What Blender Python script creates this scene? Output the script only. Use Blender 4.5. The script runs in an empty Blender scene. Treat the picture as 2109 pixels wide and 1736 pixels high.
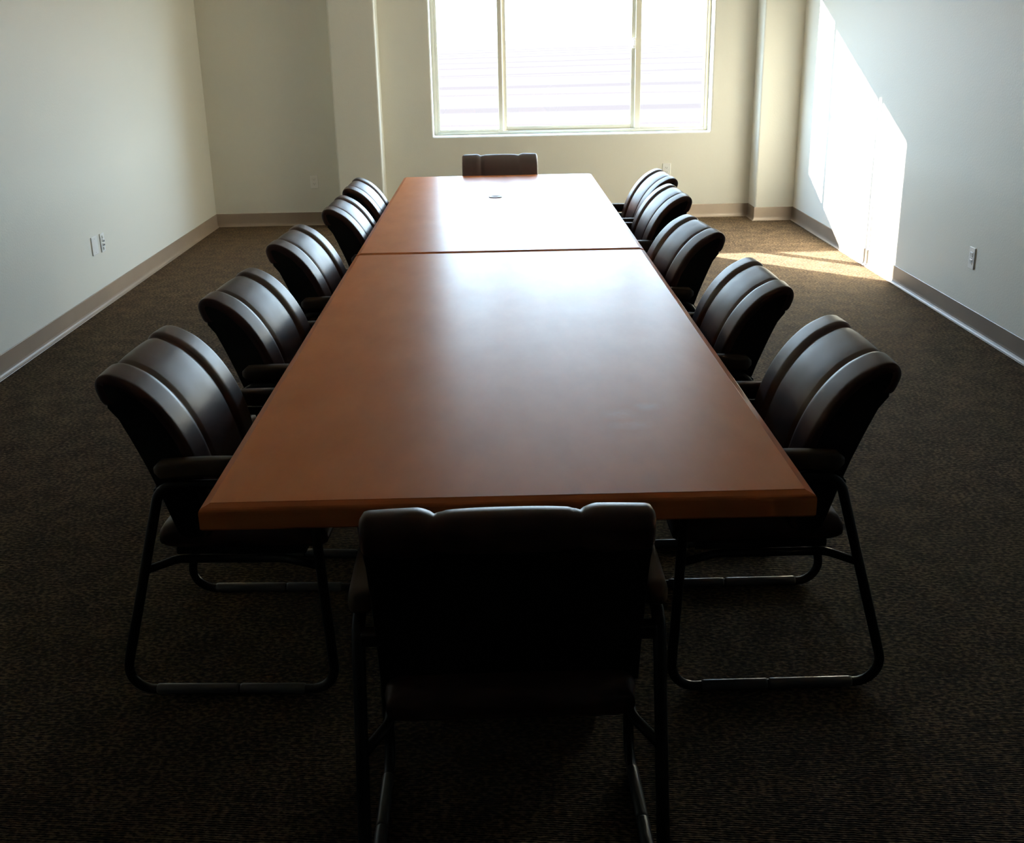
import bpy, bmesh, math
from mathutils import Vector, Matrix
import numpy as np
SC = bpy.context.scene
COL = SC.collection
PI = math.pi

# ------------------------------------------------------------------ camera, sky, sun, exposure
YAW, PITCH, ROLL, FPX, CAM_H = 0.0096, -0.3378, -0.0196, 2273.57, 1.60
f = Vector((math.sin(YAW)*math.cos(PITCH), math.cos(YAW)*math.cos(PITCH), math.sin(PITCH)))
r0 = Vector((math.cos(YAW), -math.sin(YAW), 0)); u0 = r0.cross(f)
r = r0*math.cos(ROLL) + u0*math.sin(ROLL); u = -r0*math.sin(ROLL) + u0*math.cos(ROLL)
cam_data = bpy.data.cameras.new('camera'); cam = bpy.data.objects.new('camera', cam_data); COL.objects.link(cam)
M = Matrix.Identity(4)
for i in range(3):
    M[i][0] = r[i]; M[i][1] = u[i]; M[i][2] = -f[i]
M.translation = Vector((0, 0, CAM_H))
cam.matrix_world = M
cam_data.sensor_fit = 'HORIZONTAL'; cam_data.sensor_width = 36.0
cam_data.lens = FPX/2109*36.0; cam_data.clip_start = 0.05; cam_data.clip_end = 2000
SC.camera = cam

# bright sky: whiter at the horizon and towards the sun, bluer overhead
SKY = 18.5
world = bpy.data.worlds.new('sky'); SC.world = world; world.use_nodes = True
wn, wl_ = world.node_tree.nodes, world.node_tree.links
wn.clear()
wo = wn.new('ShaderNodeOutputWorld'); bg = wn.new('ShaderNodeBackground')
tc = wn.new('ShaderNodeTexCoord'); sp = wn.new('ShaderNodeSeparateXYZ'); rp = wn.new('ShaderNodeValToRGB')
wl_.new(tc.outputs['Generated'], sp.inputs[0]); wl_.new(sp.outputs['Z'], rp.inputs[0])
rp.color_ramp.elements[0].position = 0.0; rp.color_ramp.elements[0].color = (0.67, 0.84, 1.0, 1)
rp.color_ramp.elements[1].position = 0.7; rp.color_ramp.elements[1].color = (0.40, 0.63, 1.0, 1)
wl_.new(rp.outputs[0], bg.inputs[0]); bg.inputs[1].default_value = SKY
wl_.new(bg.outputs[0], wo.inputs[0])

sun_d = bpy.data.lights.new('sun', 'SUN'); sun = bpy.data.objects.new('sun', sun_d); COL.objects.link(sun)
sun_d.energy = 135.0; sun_d.angle = math.radians(0.6); sun_d.color = (1.0, 0.92, 0.80)
sun.rotation_euler = Vector((1.015, -1.0, -0.425)).to_track_quat('-Z', 'Y').to_euler()
sun.location = (-8, 18, 6)
# daylight portal in the window opening (guides the sky light only)
pd = bpy.data.lights.new('window_portal', 'AREA'); po = bpy.data.objects.new('window_portal', pd); COL.objects.link(po)
pd.shape = 'RECTANGLE'; pd.size = 2.43; pd.size_y = 1.48; pd.cycles.is_portal = True
po.location = (0.675, 10.31, 1.495); po.rotation_euler = (-PI/2, 0, 0)

SC.view_settings.view_transform = 'Standard'; SC.view_settings.look = 'None'
SC.view_settings.gamma = 1.0; SC.view_settings.use_curve_mapping = False
SC.view_settings.exposure = 0.42
SC.cycles.use_denoising = True
SC.cycles.max_bounces = 10; SC.cycles.diffuse_bounces = 8; SC.cycles.glossy_bounces = 5
SC.cycles.transparent_max_bounces = 12
SC.cycles.caustics_reflective = False; SC.cycles.caustics_refractive = False
SC.cycles.sample_clamp_indirect = 6.0

# ------------------------------------------------------------------ materials
def mat(name, color, rough=0.5, metal=0.0, spec=0.5, coat=0.0):
    m = bpy.data.materials.new(name); m.use_nodes = True
    b = m.node_tree.nodes['Principled BSDF']
    b.inputs['Base Color'].default_value = (*color, 1); b.inputs['Roughness'].default_value = rough
    b.inputs['Metallic'].default_value = metal; b.inputs['Specular IOR Level'].default_value = spec
    b.inputs['Coat Weight'].default_value = coat
    return m, m.node_tree.nodes, m.node_tree.links, b

def add_bump(nodes, links, b, height_socket, strength, dist):
    bp = nodes.new('ShaderNodeBump'); bp.inputs['Strength'].default_value = strength; bp.inputs['Distance'].default_value = dist
    links.new(height_socket, bp.inputs['Height']); links.new(bp.outputs[0], b.inputs['Normal'])
    return bp

def noise(nodes, links, scale, detail=3, vec=None, rough=0.5):
    n = nodes.new('ShaderNodeTexNoise'); n.inputs['Scale'].default_value = scale; n.inputs['Detail'].default_value = detail
    n.inputs['Roughness'].default_value = rough
    if vec: links.new(vec, n.inputs['Vector'])
    return n

def ramp(nodes, links, fac, stops):
    rr = nodes.new('ShaderNodeValToRGB'); links.new(fac, rr.inputs[0])
    while len(rr.color_ramp.elements) < len(stops): rr.color_ramp.elements.new(0.5)
    for e, (p, c) in zip(rr.color_ramp.elements, stops):
        e.position = p; e.color = (*c, 1)
    return rr

def objcoord(nodes):
    return nodes.new('ShaderNodeTexCoord').outputs['Object']

def wall_paint(name, color, rough=0.75, spec=0.25):
    m, n, l, b = mat(name, color, rough, spec=spec)
    oc = objcoord(n)
    nz = noise(n, l, 90, 3, oc)
    add_bump(n, l, b, nz.outputs['Fac'], 0.18, 0.004)
    return m
M_WALL = wall_paint('wall_paint', (0.79, 0.772, 0.69), 0.52, 0.30)
M_CEIL = wall_paint('ceiling_paint', (0.80, 0.80, 0.78))
M_REAR = wall_paint('dark_rear_absorber', (0.035, 0.033, 0.03))  # near-black tone chosen to soak up bounce light, not a known wall colour

def carpet():
    m, n, l, b = mat('loop_carpet', (0.08, 0.05, 0.03), 0.95, spec=0.1)
    oc = objcoord(n)
    mp = n.new('ShaderNodeMapping'); mp.inputs['Rotation'].default_value = (0, 0, 0.10); l.new(oc, mp.inputs[0])
    vo = n.new('ShaderNodeTexVoronoi'); vo.inputs['Scale'].default_value = 150; vo.inputs['Randomness'].default_value = 0.7
    mp2 = n.new('ShaderNodeMapping'); mp2.inputs['Scale'].default_value = (0.6, 1.0, 1.0); l.new(mp.outputs[0], mp2.inputs[0])
    l.new(mp2.outputs[0], vo.inputs['Vector'])
    n1 = noise(n, l, 110, 2, mp2.outputs[0]); n2 = noise(n, l, 9, 3, oc)
    mx = n.new('ShaderNodeMix'); mx.data_type = 'FLOAT'; mx.inputs[0].default_value = 0.22
    l.new(n1.outputs['Fac'], mx.inputs[2]); l.new(n2.outputs['Fac'], mx.inputs[3])
    rr = ramp(n, l, mx.outputs[0], [(0.40, (0.005, 0.0032, 0.0016)), (0.50, (0.033, 0.0208, 0.0108)), (0.60, (0.108, 0.072, 0.040))])
    l.new(rr.outputs[0], b.inputs['Base Color'])
    b.inputs['Sheen Weight'].default_value = 0.10; b.inputs['Sheen Roughness'].default_value = 0.45; b.inputs['Sheen Tint'].default_value = (0.80, 0.55, 0.34, 1)
    wv = n.new('ShaderNodeTexWave'); wv.bands_direction = 'Y'; wv.inputs['Scale'].default_value = 45
    wv.inputs['Distortion'].default_value = 2.0; wv.inputs['Detail'].default_value = 1; l.new(mp.outputs[0], wv.inputs['Vector'])
    ad = n.new('ShaderNodeMath'); ad.operation = 'SUBTRACT'; l.new(wv.outputs['Fac'], ad.inputs[0]); l.new(vo.outputs['Distance'], ad.inputs[1])
    add_bump(n, l, b, ad.outputs[0], 0.9, 0.004)
    return m
M_CARPET = carpet()

def wood(name, c1, c2, rough, axis_scale, smudges=()):
    m, n, l, b = mat(name, c1, rough, spec=0.07)
    oc = objcoord(n)
    mp = n.new('ShaderNodeMapping'); mp.inputs['Scale'].default_value = axis_scale; l.new(oc, mp.inputs[0])
    n1 = noise(n, l, 3.0, 6, mp.outputs[0], 0.6)
    rr = ramp(n, l, n1.outputs['Fac'], [(0.3, c1), (0.7, c2)])
    base = rr.outputs[0]
    if smudges:
        # wiped-dry smears left on the laminate
        acc = None
        for (sx, sy, rx, ry) in smudges:
            m2 = n.new('ShaderNodeMapping'); m2.vector_type = 'POINT'
            m2.inputs['Location'].default_value = (-sx/rx, -sy/ry, 0); m2.inputs['Scale'].default_value = (1/rx, 1/ry, 0); l.new(oc, m2.inputs[0])
            ln = n.new('ShaderNodeVectorMath'); ln.operation = 'LENGTH'; l.new(m2.outputs[0], ln.inputs[0])
            k = n.new('ShaderNodeMapRange'); k.inputs['From Min'].default_value = 1.0; k.inputs['From Max'].default_value = 0.2; l.new(ln.outputs['Value'], k.inputs[0])
            if acc is None: acc = k.outputs[0]
            else:
                mm = n.new('ShaderNodeMath'); mm.operation = 'MAXIMUM'; l.new(acc, mm.inputs[0]); l.new(k.outputs[0], mm.inputs[1]); acc = mm.outputs[0]
        ns = noise(n, l, 60, 4, oc); mu = n.new('ShaderNodeMath'); mu.operation = 'MULTIPLY'; l.new(acc, mu.inputs[0]); l.new(ns.outputs['Fac'], mu.inputs[1])
        m3 = n.new('ShaderNodeMath'); m3.operation = 'MULTIPLY'; l.new(mu.outputs[0], m3.inputs[0]); m3.inputs[1].default_value = 0.22
        mc = n.new('ShaderNodeMix'); mc.data_type = 'RGBA'; l.new(m3.outputs[0], mc.inputs[0]); l.new(base, mc.inputs[6]); mc.inputs[7].default_value = (0.8, 0.66, 0.55, 1); base = mc.outputs[2]
    l.new(base, b.inputs['Base Color'])
    n2 = noise(n, l, 5, 4, oc)
    mr = n.new('ShaderNodeMapRange'); mr.inputs['To Min'].default_value = rough-0.03; mr.inputs['To Max'].default_value = rough+0.03
    l.new(n2.outputs['Fac'], mr.inputs[0]); l.new(mr.outputs[0], b.inputs['Roughness'])
    n3 = noise(n, l, 500, 2, oc); add_bump(n, l, b, n3.outputs['Fac'], 0.06, 0.001)
    return m
M_TOP = wood('cherry_laminate', (0.74, 0.235, 0.060), (0.82, 0.285, 0.085), 0.315, (3, 1.2, 5), [(0.27, -2.14, 0.05, 0.05), (0.345, -2.09, 0.04, 0.04), (0.29, -2.22, 0.06, 0.04)])
M_EDGE = wood('cherry_edge', (0.62, 0.19, 0.065), (0.70, 0.24, 0.085), 0.36, (1.5, 1.5, 12))

def leather(name, col, rough, spec=0.3):
    m, n, l, b = mat(name, col, rough, spec=spec)
    oc = objcoord(n)
    vo = n.new('ShaderNodeTexVoronoi'); vo.inputs['Scale'].default_value = 320; vo.feature = 'DISTANCE_TO_EDGE'; l.new(oc, vo.inputs['Vector'])
    add_bump(n, l, b, vo.outputs['Distance'], 0.10, 0.001)
    nz = noise(n, l, 14, 3, oc)
    mr = n.new('ShaderNodeMapRange'); mr.inputs['To Min'].default_value = rough-0.05; mr.inputs['To Max'].default_value = rough+0.07
    l.new(nz.outputs['Fac'], mr.inputs[0]); l.new(mr.outputs[0], b.inputs['Roughness'])
    return m
M_LEATHER = leather('dark_leather', (0.046, 0.021, 0.019), 0.41, 0.25)
M_SHELL = leather('black_vinyl', (0.004, 0.0035, 0.0035), 0.6, 0.2)
M_PAD = leather('brown_black_pad', (0.038, 0.022, 0.014), 0.5)
M_TUBE, *_ = mat('black_tube', (0.005, 0.005, 0.005), 0.38, spec=0.3)
M_GLIDE, *_ = mat('dark_glide', (0.065, 0.065, 0.065), 0.3)
M_DARK, *_ = mat('dark_laminate', (0.02, 0.013, 0.010), 0.5)

def rubber():
    m, n, l, b = mat('taupe_base', (0.25, 0.195, 0.15), 0.42)
    nz = noise(n, l, 4, 3, objcoord(n))
    rr = ramp(n, l, nz.outputs['Fac'], [(0.3, (0.185, 0.142, 0.108)), (0.7, (0.215, 0.165, 0.125))]); l.new(rr.outputs[0], b.inputs['Base Color'])
    return m
M_BASE = rubber()
M_VINYL, *_ = mat('almond_vinyl', (0.60, 0.57, 0.47), 0.4)
M_WHITE, *_ = mat('white_plastic', (0.90, 0.90, 0.88), 0.35)
M_IVORY, *_ = mat('ivory_plastic', (0.86, 0.84, 0.78), 0.35)
M_SLOT, *_ = mat('socket_slot', (0.03, 0.03, 0.03), 0.6)
M_GREY, *_ = mat('grey_plastic', (0.09, 0.10, 0.11), 0.35)

def glass():
    m = bpy.data.materials.new('window_glass'); m.use_nodes = True
    n, l = m.node_tree.nodes, m.node_tree.links; n.clear()
    o = n.new('ShaderNodeOutputMaterial'); t = n.new('ShaderNodeBsdfTransparent'); g = n.new('ShaderNodeBsdfGlossy')
    t.inputs[0].default_value = (0.93, 0.95, 0.94, 1); g.inputs['Roughness'].default_value = 0.02
    lw = n.new('ShaderNodeLayerWeight'); lw.inputs['Blend'].default_value = 0.5
    pw = n.new('ShaderNodeMath'); pw.operation = 'POWER'; l.new(lw.outputs['Facing'], pw.inputs[0]); pw.inputs[1].default_value = 5.0
    ma = n.new('ShaderNodeMath'); ma.operation = 'MULTIPLY_ADD'; l.new(pw.outputs[0], ma.inputs[0]); ma.inputs[1].default_value = 0.9; ma.inputs[2].default_value = 0.03
    mx = n.new('ShaderNodeMixShader'); l.new(ma.outputs[0], mx.inputs[0]); l.new(t.outputs[0], mx.inputs[1]); l.new(g.outputs[0], mx.inputs[2])
    l.new(mx.outputs[0], o.inputs[0]); return m
M_GLASS = glass()

# ------------------------------------------------------------------ mesh helpers
def link(name, bm, m, parent=None, smooth=False, recalc=True):
    if recalc: bmesh.ops.recalc_face_normals(bm, faces=bm.faces[:])
    me = bpy.data.meshes.new(name); bm.to_mesh(me); bm.free()
    if smooth:
        for p in me.polygons: p.use_smooth = True
    me.materials.append(m)
    o = bpy.data.objects.new(name, me); COL.objects.link(o)
    if parent: o.parent = parent
    return o

def tag(o, label=None, cat=None, group=None, kind=None):
    if label: o['label'] = label
    if cat: o['category'] = cat
    if group: o['group'] = group
    if kind: o['kind'] = kind
    return o

def empty(name, loc=(0, 0, 0), rz=0.0):
    o = bpy.data.objects.new(name, None); COL.objects.link(o); o.location = loc; o.rotation_euler = (0, 0, rz)
    o.empty_display_size = 0.1
    return o

def box(bm, x0, x1, y0, y1, z0, z1, bevel=0.0, seg=2):
    vs = [bm.verts.new((x, y, z)) for z in (z0, z1) for y in (y0, y1) for x in (x0, x1)]
    fs = [(0, 2, 3, 1), (4, 5, 7, 6), (0, 1, 5, 4), (2, 6, 7, 3), (0, 4, 6, 2), (1, 3, 7, 5)]
    faces = [bm.faces.new([vs[i] for i in q]) for q in fs]
    if bevel:
        ed = list({e for fc in faces for e in fc.edges})
        bmesh.ops.bevel(bm, geom=ed, offset=bevel, segments=seg, profile=0.5, affect='EDGES')
    return bm

def sweep(bm, pts, rad, n=14, closed=False, sx=1.0, caps=True):
    """tube along pts (parallel-transport frames)"""
    P = [Vector(p) for p in pts]; N = len(P); rings = []
    T = []
    for i in range(N):
        a = P[(i-1) % N] if (closed or i > 0) else P[0]
        b = P[(i+1) % N] if (closed or i < N-1) else P[-1]
        T.append((b-a).normalized())
    ref = Vector((1, 0, 0)) if abs(T[0].x) < 0.9 else Vector((0, 0, 1))
    nrm = (ref - T[0]*ref.dot(T[0])).normalized()
    for i in range(N):
        nrm = (nrm - T[i]*nrm.dot(T[i])).normalized(); bn = T[i].cross(nrm)
        R = rad[i] if hasattr(rad, '__len__') else rad
        rings.append([bm.verts.new(P[i] + (nrm*math.cos(2*PI*k/n)*sx + bn*math.sin(2*PI*k/n))*R) for k in range(n)])
    for i in range(N if closed else N-1):
        A, B = rings[i], rings[(i+1) % N]
        for k in range(n): bm.faces.new((A[k], A[(k+1) % n], B[(k+1) % n], B[k]))
    if caps and not closed:
        bm.faces.new(rings[0][::-1]); bm.faces.new(rings[-1])
    return bm

def fillet(pts, rads, closed=False, seg=8):
    P = [Vector(p) for p in pts]; N = len(P); out = []
    for i in range(N):
        rr = rads[i] if hasattr(rads, '__len__') else rads
        if (not closed and i in (0, N-1)) or rr == 0: out.append(P[i]); continue
        a = (P[i-1]-P[i]).normalized(); b = (P[(i+1) % N]-P[i]).normalized()
        ang = a.angle(b); d = rr/math.tan(ang/2)
        c = P[i] + (a+b).normalized()*(rr/math.sin(ang/2))
        s, e = P[i]+a*d, P[i]+b*d
        for k in range(seg+1):
            t = k/seg
            v0, v1 = (s-c), (e-c); w = v0.angle(v1)
            if w < 1e-4: out.append(P[i]); break
            out.append(c + (v0*math.sin((1-t)*w)+v1*math.sin(t*w))/math.sin(w))
    return out

def catmull(pts, sub):
    P = [Vector(p) for p in pts]; out = []
    for i in range(len(P)-1):
        a = P[i-1] if i > 0 else P[0]*2-P[1]; b = P[i]; c = P[i+1]; d = P[i+2] if i+2 < len(P) else P[-1]*2-P[-2]
        for k in range(sub):
            t = k/sub
            out.append(0.5*((2*b)+(c-a)*t+(2*a-5*b+4*c-d)*t*t+(3*b-a-3*c+d)*t**3))
    out.append(P[-1]); return out

# ------------------------------------------------------------------ room shell
XL, XR, YB, YR, HC = -2.53, 2.61, 10.04, -0.55, 2.74      # left wall, right wall, window wall, rear wall, ceiling
YC = 9.78                                                 # face of the two pilasters
WX0, WX1, WZ0, WZ1 = -0.545, 1.898, 0.752, 2.24           # window opening
TH = 0.24

def struct(name, bm, m, smooth=False, parent=None):
    o = link(name, bm, m, parent, smooth); o['kind'] = 'structure'; return o

bm = bmesh.new(); box(bm, XL-TH, XR+TH, YR-TH, YB+TH, -0.15, 0.0); struct('floor', bm, M_CARPET)
bm = bmesh.new(); box(bm, XL-TH, XR+TH, YR-TH, YB+TH, HC, HC+0.15); struct('ceiling', bm, M_CEIL)
bm = bmesh.new(); box(bm, XL-TH, XL, YR-TH, YB+TH, 0, HC); struct('wall_left', bm, M_WALL)
bm = bmesh.new(); box(bm, XR, XR+TH, YR-TH, YB+TH, 0, HC); struct('wall_right', bm, M_WALL)
bm = bmesh.new(); box(bm, XL, XR, YR-TH, YR, 0, HC); struct('wall_rear', bm, M_REAR)  # unseen; set close behind the camera to cut fill light on the foreground

def wall_with_hole():
    """window wall with a rounded (bullnose) reveal round the opening"""
    bm = bmesh.new(); R = 0.018; seg = 6
    def ring(off, y):
        x0, x1, z0, z1 = WX0-off, WX1+off, WZ0-off, WZ1+off
        c = 0.006 + max(off, 0)*0.9
        pts = []
        for (cx, cz, a0) in ((x1-c, z1-c, 0), (x0+c, z1-c, 90), (x0+c, z0+c, 180), (x1-c, z0+c, 270)):
            for k in range(5):
                a = math.radians(a0+90*k/4); pts.append(bm.verts.new((cx+c*math.cos(a), y, cz+c*math.sin(a))))
        return pts
    rings = []
    for k in range(seg+1):
        a = PI/2*k/seg
        rings.append(ring(R*(1-math.sin(a)), YB+R*(1-math.cos(a))))
    rings.append(ring(0, YB+TH))
    for A, B in zip(rings, rings[1:]):
        for k in range(len(A)): fc = bm.faces.new((A[k], A[(k+1) % len(A)], B[(k+1) % len(A)], B[k])); fc.smooth = True
    def outer(y):
        return [bm.verts.new(p) for p in ((XR, y, HC), (XL, y, HC), (XL, y, 0), (XR, y, 0))]
    for rg, y in ((rings[0], YB), (rings[-1], YB+TH)):
        o = outer(y)
        for q in range(4):
            i0 = q*5
            for k in range(4): bm.faces.new((rg[i0+k], rg[i0+k+1], o[q]))
            bm.faces.new((rg[i0+4], rg[(i0+5) % 20], o[(q+1) % 4], o[q]))
        if y == YB: fo = o
        else:
            for k in range(4): bm.faces.new((fo[k], fo[(k+1) % 4], o[(k+1) % 4], o[k]))
    return bm
struct('wall_back', wall_with_hole(), M_WALL)

def pilaster(name, x0, x1, edge_x):
    bm = bmesh.new(); box(bm, x0, x1, YC, YB, 0, HC)
    ed = [e for e in bm.edges if all(abs(v.co.y-YC) < 1e-5 and abs(v.co.x-e.verts[0].co.x) < 1e-5 for v in e.verts)
          and any(abs(e.verts[0].co.x-q) < 1e-5 for q in edge_x)]
    bmesh.ops.bevel(bm, geom=ed, offset=0.016, segments=5, profile=0.5, affect='EDGES')
    o = struct(name, bm, M_WALL)
    for p in o.data.polygons:
        p.use_smooth = False
pilaster('wall_pilaster_left', -1.375, -0.985, (-1.375, -0.985))
pilaster('wall_pilaster_right', 2.272, XR, (2.272,))

def baseboard(name, path):
    """cove base: thin face, flared glossy toe; path runs with the wall on its left"""
    prof = [(0, 0.115), (0.003, 0.1155), (0.005, 0.113), (0.005, 0.030), (0.0065, 0.020), (0.010, 0.011), (0.016, 0.005), (0.021, 0.0035), (0.022, 0.001), (0, 0.001)]
    bm = bmesh.new(); P = [Vector(p) for p in path]; rings = []
    for i, p in enumerate(P):
        d0 = (P[i]-P[i-1]).normalized() if i else (P[1]-P[0]).normalized()
        d1 = (P[i+1]-P[i]).normalized() if i < len(P)-1 else d0
        n0, n1 = Vector((d0.y, -d0.x)), Vector((d1.y, -d1.x))
        n = (n0+n1); n = n/ (n.dot(n0)) if n.length > 1e-6 else n0
        rings.append([bm.verts.new((p.x+n.x*a, p.y+n.y*a, z)) for a, z in prof])
    K = len(prof)
    for A, B in zip(rings, rings[1:]):
        for k in range(K): bm.faces.new((A[k], A[(k+1) % K], B[(k+1) % K], B[k]))
    bm.faces.new(rings[0][::-1]); bm.faces.new(rings[-1])
    struct(name, bm, M_BASE)
e_ = 0.0
baseboard('baseboard_left', [(XL, YR+0.03), (XL, YB)])
baseboard('baseboard_back', [(XL+0.001, YB), (-1.375, YB), (-1.375, YC), (-0.985, YC), (-0.985, YB), (2.272, YB), (2.272, YC), (XR-0.001, YC)])
baseboard('baseboard_right', [(XR, YC), (XR, YR+0.03)])
baseboard('baseboard_rear', [(XR-0.0225, YR), (XL+0.0225, YR)])

# ------------------------------------------------------------------ window: slider, fixed pane, slider
def build_window():
    w = empty('window_1', ((WX0+WX1)/2, YB+0.15, WZ0)); w['kind'] = 'structure'
    off = w.location
    def part(name, bm, m, parent=w, smooth=False):
        world_off = Matrix.Translation(-off) if parent is w or parent.parent is w else Matrix.Identity(4)
        bmesh.ops.transform(bm, matrix=world_off, verts=bm.verts[:])
        return link(name, bm, m, parent, smooth)
    y0, y1 = YB+0.15, YB+0.225
    def frame(x0, x1, z0, z1, t, ya, yb, bev=0.003, tb=None, tl=None, tr=None):
        tb = tb or t; tl = tl or t; tr = tr or t; bm = bmesh.new()
        box(bm, x0, x0+tl, ya, yb, z0, z1, bev, 1); box(bm, x1-tr, x1, ya, yb, z0, z1, bev, 1)
        box(bm, x0+tl, x1-tr, ya, yb, z0, z0+tb, bev, 1); box(bm, x0+tl, x1-tr, ya, yb, z1-t, z1, bev, 1)
        return bm
    part('frame', frame(WX0, WX1, WZ0, WZ1, 0.030, y0, y1, tb=0.026), M_VINYL)
    # fixed centre pane frame sits in the outer track
    part('centre_frame', frame(0.066, 1.255, WZ0+0.026, WZ1-0.030, 0.042, y0+0.042, y0+0.070, tb=0.038), M_VINYL)
    bm = bmesh.new(); box(bm, 0.106, 1.215, y0+0.054, y0+0.058, WZ0+0.062, WZ1-0.070); part('pane', bm, M_GLASS)
    for x0, x1, tl, tr in ((WX0+0.030, 0.072, 0.024, 0.038), (1.246, WX1-0.030, 0.050, 0.022)):
        s = part('sash', frame(x0, x1, WZ0+0.026, WZ1-0.030, 0.026, y0+0.006, y0+0.034, tb=0.020, tl=tl, tr=tr), M_VINYL)
        bm = bmesh.new(); box(bm, x0+tl-0.002, x1-tr+0.002, y0+0.018, y0+0.022, WZ0+0.044, WZ1-0.054); g = part('pane', bm, M_GLASS, s)
    # cam latch on the right meeting stile
    bm = bmesh.new()
    box(bm, 1.2225, 1.2445, y0-0.006, y0+0.038, 1.460, 1.548, 0.006, 3)
    box(bm, 1.2270, 1.2430, y0-0.024, y0-0.004, 1.485, 1.530, 0.006, 3)
    part('latch', bm, M_WHITE)
    return w
build_window()

# ------------------------------------------------------------------ ground outside: pale dry field with darker plough rows
def outside():
    m, n, l, b = mat('dry_field', (0.3, 0.25, 0.2), 0.95, spec=0.0)
    oc = objcoord(n)
    mp = n.new('ShaderNodeMapping'); mp.inputs['Rotation'].default_value = (0, 0, 0.12); mp.inputs['Scale'].default_value = (0.35, 1.0, 1); l.new(oc, mp.inputs[0])
    wv = n.new('ShaderNodeTexWave'); wv.bands_direction = 'Y'; wv.inputs['Scale'].default_value = 0.055; wv.inputs['Distortion'].default_value = 9.0
    wv.inputs['Detail'].default_value = 4; wv.inputs['Detail Scale'].default_value = 0.35; l.new(mp.outputs[0], wv.inputs['Vector'])
    rr = ramp(n, l, wv.outputs['Fac'], [(0.08, (0.0425, 0.0345, 0.0315)), (0.65, (0.09, 0.085, 0.08))])
    l.new(rr.outputs[0], b.inputs['Base Color'])
    bm = bmesh.new(); nx, ny = 60, 90; V = []
    for j in range(ny+1):
        y = 10.6 + 260*(j/ny)**2
        for i in range(nx+1):
            x = (-1+2*i/nx)*(30+0.9*y)
            d = max(0, y-24)
            z = -0.6 + 0.16*math.sin(y*0.35+x*0.03)*min(1, d/10) + 0.5*math.sin(x*0.02)*min(1, d/60)
            V.append(bm.verts.new((x, y, z)))
    for j in range(ny):
        for i in range(nx):
            a = j*(nx+1)+i; bm.faces.new((V[a], V[a+1], V[a+nx+2], V[a+nx+1]))
    o = link('ground', bm, m, None, True); o['kind'] = 'structure'
outside()

# ------------------------------------------------------------------ conference table
TX0, TX1, TY0, TYJ, TY1, TZ = -0.5986, 0.6162, 1.987, 4.603, 7.262, 0.74
def build_table():
    cx = (TX0+TX1)/2; cy = (TY0+TY1)/2
    t = empty('conference_table', (cx, cy, 0))
    tag(t, 'long cherry brown conference table with a cross seam, running towards the window', 'table')
    hw = (TX1-TX0)/2; e = 0.020; th = 0.052
    for i, (a, b) in enumerate(((TY0, TYJ-0.003), (TYJ+0.003, TY1))):
        a -= cy; b -= cy
        bm = bmesh.new()
        box(bm, -hw+e, hw-e, a+e, b-e, TZ-th+0.004, TZ)
        link('tabletop', bm, M_TOP, t)
        # solid edge band round all four sides, with an eased top
        bm = bmesh.new()
        prof = [(e, 0.0), (0.0185, -0.0012), (0.005, -0.0058), (0.002, -0.0085), (0.0005, -0.012), (0, -0.017), (0, -th+0.004), (0.003, -th), (e, -th)]
        P = [Vector(p) for p in ((-hw, a), (hw, a), (hw, b), (-hw, b))]; sg = [(1, 1), (-1, 1), (-1, -1), (1, -1)]
        rings = [[bm.verts.new((p.x+o_*sx, p.y+o_*sy, TZ+z)) for o_, z in prof] for p, (sx, sy) in zip(P, sg)]
        K = len(prof)
        for q in range(4):
            A, B = rings[q], rings[(q+1) % 4]
            for k in range(K): bm.faces.new((A[k], A[(k+1) % K], B[(k+1) % K], B[k]))
        link('edge_band', bm, M_EDGE, t)
    for y in (TY0+0.45, (TY0+TYJ)/2+0.4, TYJ+0.55, TY1-0.55):
        bm = bmesh.new(); y -= cy
        box(bm, -0.20, 0.20, y-0.05, y+0.05, 0.03, TZ-th, 0.004, 2)
        box(bm, -0.22, 0.22, y-0.09, y+0.09, 0.0, 0.03, 0.006, 2)
        link('pedestal', bm, M_DARK, t)
    bm = bmesh.new(); box(bm, -0.02, 0.02, TY0+0.51-cy, TY1-0.61-cy, 0.48, TZ-th-0.002, 0.003, 1)
    link('stretcher', bm, M_DARK, t)
    # cable grommet in the far half
    bm = bmesh.new(); gx, gy = -0.0075-cx, 6.234-cy; R = 0.038; n = 40
    prof = [(R, 0.0), (R-0.001, 0.003), (R-0.005, 0.0042), (R-0.009, 0.003), (R-0.010, 0.0022), (0.0001, 0.0022)]
    rings = [[bm.verts.new((gx+rr*math.cos(2*PI*k/n), gy+rr*math.sin(2*PI*k/n), TZ+z)) for k in range(n)] for rr, z in prof]
    for A, B in zip(rings, rings[1:]):
        for k in range(n): bm.faces.new((A[k], A[(k+1) % n], B[(k+1) % n], B[k]))
    g = link('cable_grommet', bm, M_GREY, t, True); g['label'] = 'dark round cable grommet'
    bm = bmesh.new(); box(bm, gx-0.012, gx+0.012, gy+0.002, gy+0.020, TZ+0.0023, TZ+0.0031, 0.0003, 1)
    link('flap', bm, M_SLOT, g)
build_table()

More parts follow.
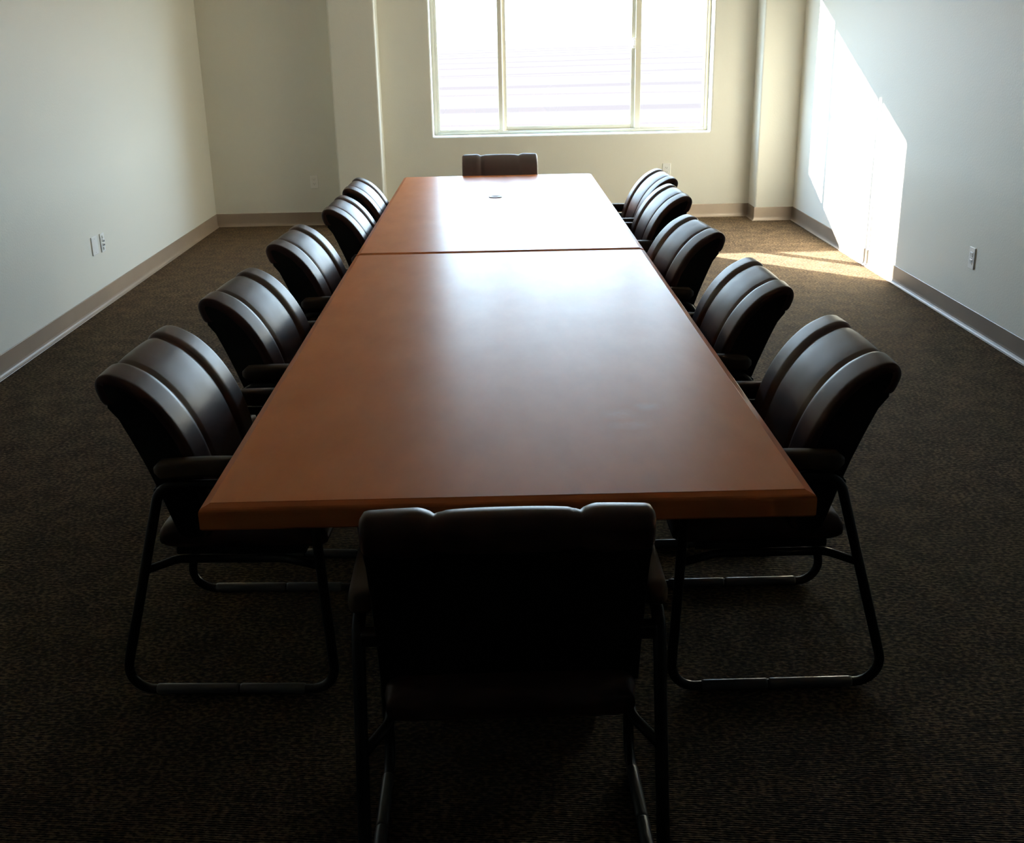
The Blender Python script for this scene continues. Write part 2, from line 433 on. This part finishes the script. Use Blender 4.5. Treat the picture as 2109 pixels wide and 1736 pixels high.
# ------------------------------------------------------------------ guest chair (local: faces +Y, origin on the floor)
FRONT = [(-0.020, 0.435), (-0.026, 0.52), (-0.048, 0.62), (-0.078, 0.70), (-0.118, 0.765), (-0.163, 0.812), (-0.203, 0.837),
         (-0.234, 0.848), (-0.257, 0.843), (-0.2655, 0.824), (-0.258, 0.796), (-0.246, 0.772)]
HW = 0.247
def back_cushion():
    C = catmull([(0, a, b) for a, b in FRONT], 5)
    n = len(C); NU = 72; bm = bmesh.new()
    S = [0.0]
    for i in range(1, n): S.append(S[-1]+(C[i]-C[i-1]).length)
    top, bot = [], []
    for i in range(n):
        T = (C[min(i+1, n-1)]-C[max(i-1, 0)]).normalized(); N = Vector((0, T.z, -T.y))
        t = S[i]/S[-1]; L = S[-1]
        endf = min(1, min(S[i], L-S[i])/0.018); endf = math.sqrt(max(0, 1-(1-endf)**2))
        ra, rb = [], []
        for k in range(NU+1):
            q = -1+2*k/NU; q = q*(1.5-0.5*q*q)*1.0 if False else q
            uu = HW*q
            # flat centre panel between two raised side bolsters, stitched seams between
            G = 0.121; fade = min(1, t*3.0)
            if abs(uu) < G: h = 0.0045*(1-(abs(uu)/G)**3)
            else:
                v = (abs(uu)-G)/(HW-G); rise = min(1, v/0.26); rise = rise*rise*(3-2*rise)
                h = 0.0075*rise*(1-0.5*v*v)
            groove = 0.0060*math.exp(-((abs(uu)-G)/0.0042)**2)
            edge = max(0, (abs(uu)-(HW-0.013))/0.013); drop = 0.011*(1-math.sqrt(max(0, 1-edge**2)))
            stitch = 0.0016*(math.exp(-((abs(uu)-G-0.011)/0.0016)**2)+math.exp(-((abs(uu)-G+0.011)/0.0016)**2))
            d = h*fade - groove*(0.45+0.55*fade) - drop - stitch - 0.014*(1-endf)
            ra.append(bm.verts.new(C[i]+Vector((uu, 0, 0))+N*d))
            rb.append(bm.verts.new(C[i]+Vector((uu*0.985, 0, 0))-N*0.026))
        top.append(ra); bot.append(rb)
    for i in range(n-1):
        for k in range(NU):
            bm.faces.new((top[i][k], top[i][k+1], top[i+1][k+1], top[i+1][k]))
            bm.faces.new((bot[i][k], bot[i+1][k], bot[i+1][k+1], bot[i][k+1]))
        for k in (0, NU):
            bm.faces.new((top[i][k], top[i+1][k], bot[i+1][k], bot[i][k]))
    for i in (0, n-1):
        for k in range(NU): bm.faces.new((top[i][k], top[i][k+1], bot[i][k+1], bot[i][k]))
    return bm

def back_shell():
    C = [Vector((0, p, q)) for p, q in FRONT]; inner = []
    for i in range(len(C)):
        T = (C[min(i+1, len(C)-1)]-C[max(i-1, 0)]).normalized(); N = Vector((0, T.z, -T.y))
        q = C[i]-N*0.0145; inner.append((q.y, q.z))
    inner[-1] = (-0.2440, 0.770)
    inner += [(-0.222, 0.742), (-0.202, 0.698), (-0.184, 0.655), (-0.168, 0.615), (-0.152, 0.570), (-0.136, 0.520), (-0.120, 0.468), (-0.108, 0.435), (-0.085, 0.425), (-0.055, 0.428)]
    bm = bmesh.new(); w = 0.2448
    a = [bm.verts.new((-w, p, q)) for p, q in inner]; b = [bm.verts.new((w, p, q)) for p, q in inner]
    N = len(inner)
    for k in range(N): bm.faces.new((a[k], a[(k+1) % N], b[(k+1) % N], b[k]))
    fa = bm.faces.new(a[::-1]); fb = bm.faces.new(b)
    bmesh.ops.recalc_face_normals(bm, faces=bm.faces[:])
    ed = list(fa.edges)+list(fb.edges)
    bmesh.ops.bevel(bm, geom=ed, offset=0.004, segments=2, profile=0.5, affect='EDGES')
    return bm

def seat_cushion():
    # rounded cushion with waterfall front, lofted front to back
    prof = [(-0.165, 0.400, 0.440), (-0.155, 0.388, 0.455), (-0.12, 0.382, 0.466), (0.0, 0.380, 0.472), (0.12, 0.382, 0.470), (0.19, 0.385, 0.462), (0.235, 0.390, 0.447), (0.255, 0.400, 0.430), (0.260, 0.412, 0.420)]
    bm = bmesh.new(); rings = []
    for y, z0, z1 in prof:
        w = 0.238 if -0.15 < y < 0.24 else (0.232 if y < 0 else 0.226)
        rr = (z1-z0)/2*0.98; zc = (z0+z1)/2; ring = []
        for s in (1, -1):
            for k in range(9):
                a = -PI/2+PI*k/8
                if s == -1: a = PI/2+PI*k/8
                ring.append(bm.verts.new((s*(w-rr)+rr*math.cos(a), y, zc+rr*math.sin(a))))
        rings.append(ring)
    for A, B in zip(rings, rings[1:]):
        for k in range(len(A)): bm.faces.new((A[k], A[(k+1) % len(A)], B[(k+1) % len(A)], B[k]))
    bm.faces.new(rings[0][::-1]); bm.faces.new(rings[-1])
    return bm

RT = 0.0125; XF = 0.2775
def make_chair():
    c = empty('guest_chair')
    link('seat_cushion', seat_cushion(), M_LEATHER, c, True)
    link('back_cushion', back_cushion(), M_LEATHER, c, True)
    bs = link('back_shell', back_shell(), M_SHELL, c)
    for s in (-1, 1):
        x = s*XF
        loop = [(x, -0.130, 0.585), (x, -0.2925, RT), (x, 0.262, RT), (x, 0.235, 0.585)]
        bm = bmesh.new(); sweep(bm, fillet(loop, [0.055, 0.062, 0.062, 0.055], True, 8), RT, 14, True)
        fr = link('side_frame', bm, M_TUBE, c, True)
        bm = bmesh.new()
        for a, b in ((-0.205, 0.008), (0.012, 0.180)):
            # thin clip-on glide sleeves under the floor rail
            sweep(bm, [(x, a, RT+0.0016), (x, a+0.006, RT+0.0016), (x, b-0.006, RT+0.0016), (x, b, RT+0.0016)], [0.0127, 0.0139, 0.0139, 0.0127], 16)
        g = link('floor_glide', bm, M_GLIDE, fr, True); g['label'] = 'smooth dark sleeve on the floor rail'
        # arm pad: flat-sided, softly squared, slightly arched
        bm = bmesh.new(); NS = 24; n = 24; rings = []
        for k in range(NS+1):
            t = k/NS; y = -0.138+0.375*t; e = min(1, min(t, 1-t)*0.375/0.022); kk = math.sqrt(max(0.0, 1-(1-e)**2))
            zc = 0.6235+0.008*math.sin(PI*t)-0.004*t; hwid, hh = 0.0225*(0.45+0.55*kk), 0.0235*(0.35+0.65*kk)
            ring = []
            for j in range(n):
                a_ = 2*PI*j/n; ca, sa = math.cos(a_), math.sin(a_)
                ring.append(bm.verts.new((x-s*0.006+hwid*math.copysign(abs(ca)**0.55, ca), y, zc+hh*math.copysign(abs(sa)**0.62, sa))))
            rings.append(ring)
        for A, B in zip(rings, rings[1:]):
            for j in range(n): bm.faces.new((A[j], A[(j+1) % n], B[(j+1) % n], B[j]))
        bm.faces.new(rings[0][::-1]); bm.faces.new(rings[-1])
        link('armrest', bm, M_PAD, c, True)
        bm = bmesh.new()
        sweep(bm, fillet([(x-s*0.004, -0.1965, 0.352), (s*0.232, -0.125, 0.364), (s*0.232, 0.150, 0.364), (x-s*0.004, 0.238, 0.364)], [0, 0.06, 0.05, 0], False, 6), 0.0105, 12)
        link('seat_rail', bm, M_TUBE, c, True)
        # bracket from the back shell to the arm frame
        bm = bmesh.new(); box(bm, *(sorted((s*0.236, s*0.272))), -0.150, -0.118, 0.545, 0.572, 0.003, 1)
        link('bracket', bm, M_TUBE, c)
    bm = bmesh.new(); box(bm, -0.225, 0.225, -0.13, 0.20, 0.372, 0.392, 0.003, 1); link('seat_pan', bm, M_SHELL, c)
    bm = bmesh.new(); sweep(bm, [(-0.232, 0.03, 0.360), (0.232, 0.03, 0.360)], 0.010, 12); link('crossbar', bm, M_TUBE, c, True)
    return c

def copy_tree(o, parent=None):
    c = o.copy(); COL.objects.link(c)
    if parent: c.parent = parent
    for ch in list(o.children): copy_tree(ch, c)
    return c

R = math.radians
chairs = [  # x, y, rotation, label, group
    (0.003, 1.925, R(0.6), 'dark leather chair at the near end of the table, seen from behind', 'chairs at the ends of the table'),
    (0.026, 7.205, R(180.5), 'dark leather chair at the far end of the table, below the window', 'chairs at the ends of the table'),
    (-0.692, 2.757, R(-92.3), 'nearest of the five dark leather chairs on the left side of the table', 'chairs along the left side'),
    (-0.637, 3.545, R(-94.8), 'second nearest dark leather chair on the left side of the table', 'chairs along the left side'),
    (-0.615, 4.475, R(-93.2), 'middle dark leather chair on the left side, just before the table seam', 'chairs along the left side'),
    (-0.538, 5.365, R(-91), 'fourth dark leather chair on the left side, just beyond the table seam', 'chairs along the left side'),
    (-0.537, 6.095, R(-90.5), 'farthest of the five dark leather chairs on the left, before the wall pilaster', 'chairs along the left side'),
    (0.676, 2.720, R(90.2), 'nearest of the five dark leather chairs on the right side of the table', 'chairs along the right side'),
    (0.634, 3.553, R(91), 'second nearest dark leather chair on the right side of the table', 'chairs along the right side'),
    (0.600, 4.512, R(95.5), 'middle dark leather chair on the right side, beside the table seam', 'chairs along the right side'),
    (0.658, 5.547, R(91.7), 'fourth dark leather chair on the right, partly hiding the farthest one', 'chairs along the right side'),
    (0.695, 6.224, R(92.4), 'farthest of the five dark leather chairs on the right, below the back wall outlet', 'chairs along the right side'),
]
proto = make_chair()
for i, (x, y, a, lab, grp) in enumerate(chairs):
    c = proto if i == 0 else copy_tree(proto)
    c.location = (x, y, 0); c.rotation_euler = (0, 0, a)
    tag(c, lab, 'chair', grp)

# ------------------------------------------------------------------ wall plates (local: faces -Y, back on y=0)
def plate(loc, rz, label, kind, cat, name, w=0.072, h=0.118, m=None):
    o = empty(name, loc, rz); tag(o, label, cat)
    m = m or M_WHITE
    bm = bmesh.new(); box(bm, -w/2, w/2, -0.007, 0.0, -h/2, h/2, 0.0025, 3); link('cover_plate', bm, m, o)
    if kind == 'duplex':
        for z in (0.0195, -0.0195):
            bm = bmesh.new(); box(bm, -0.0165, 0.0165, -0.0095, -0.007, z-0.0135, z+0.0135, 0.002, 2); rc = link('receptacle', bm, m, o)
            bm = bmesh.new()
            box(bm, -0.0075, -0.0055, -0.0100, -0.0094, z-0.002, z+0.007); box(bm, 0.0055, 0.0075, -0.0100, -0.0094, z-0.002, z+0.006)
            box(bm, -0.002, 0.002, -0.0100, -0.0094, z-0.009, z-0.005)
            link('slots', bm, M_SLOT, rc)
        bm = bmesh.new(); box(bm, -0.003, 0.003, -0.0085, -0.007, -0.003, 0.003, 0.001, 2); link('screw', bm, m, o)
    elif kind == 'jacks':
        for z in (0.036, 0.012, -0.012, -0.036):
            bm = bmesh.new(); box(bm, -0.012, 0.012, -0.014, -0.007, z-0.009, z+0.009, 0.002, 2); j = link('jack', bm, m, o)
            if abs(z) < 0.02:
                bm = bmesh.new(); box(bm, -0.008, 0.008, -0.0146, -0.0139, z-0.007, z+0.003); link('socket', bm, M_SLOT, j)
    else:
        for z in (0.042, -0.042):
            bm = bmesh.new(); box(bm, -0.003, 0.003, -0.0085, -0.007, z-0.003, z+0.003, 0.001, 2); link('screw', bm, m, o)
    return o
plate((XL, 6.935, 0.395), PI/2, 'blank white wall plate on the left wall, nearer of the pair', 'blank', 'wall plate', 'wall_plate', 0.105, 0.114)
plate((XL, 7.078, 0.390), PI/2, 'narrow white wall plate with dark sockets on the left wall, farther of the pair', 'jacks', 'wall outlet', 'wall_outlet', 0.07, 0.118)
plate((-1.627, YB, 0.386), 0, 'white outlet on the shaded wall left of the left pilaster', 'duplex', 'wall outlet', 'wall_outlet', 0.07, 0.118, M_IVORY)
plate((1.522, YB, 0.425), 0, 'pale outlet on the wall under the window, behind the farthest right chair', 'duplex', 'wall outlet', 'wall_outlet', 0.072, 0.118, M_WHITE)
plate((XR, 5.99, 0.388), -PI/2, 'white outlet on the right wall, in the shade nearer than the sunlit patch', 'duplex', 'wall outlet', 'wall_outlet', 0.072, 0.118, M_WHITE)
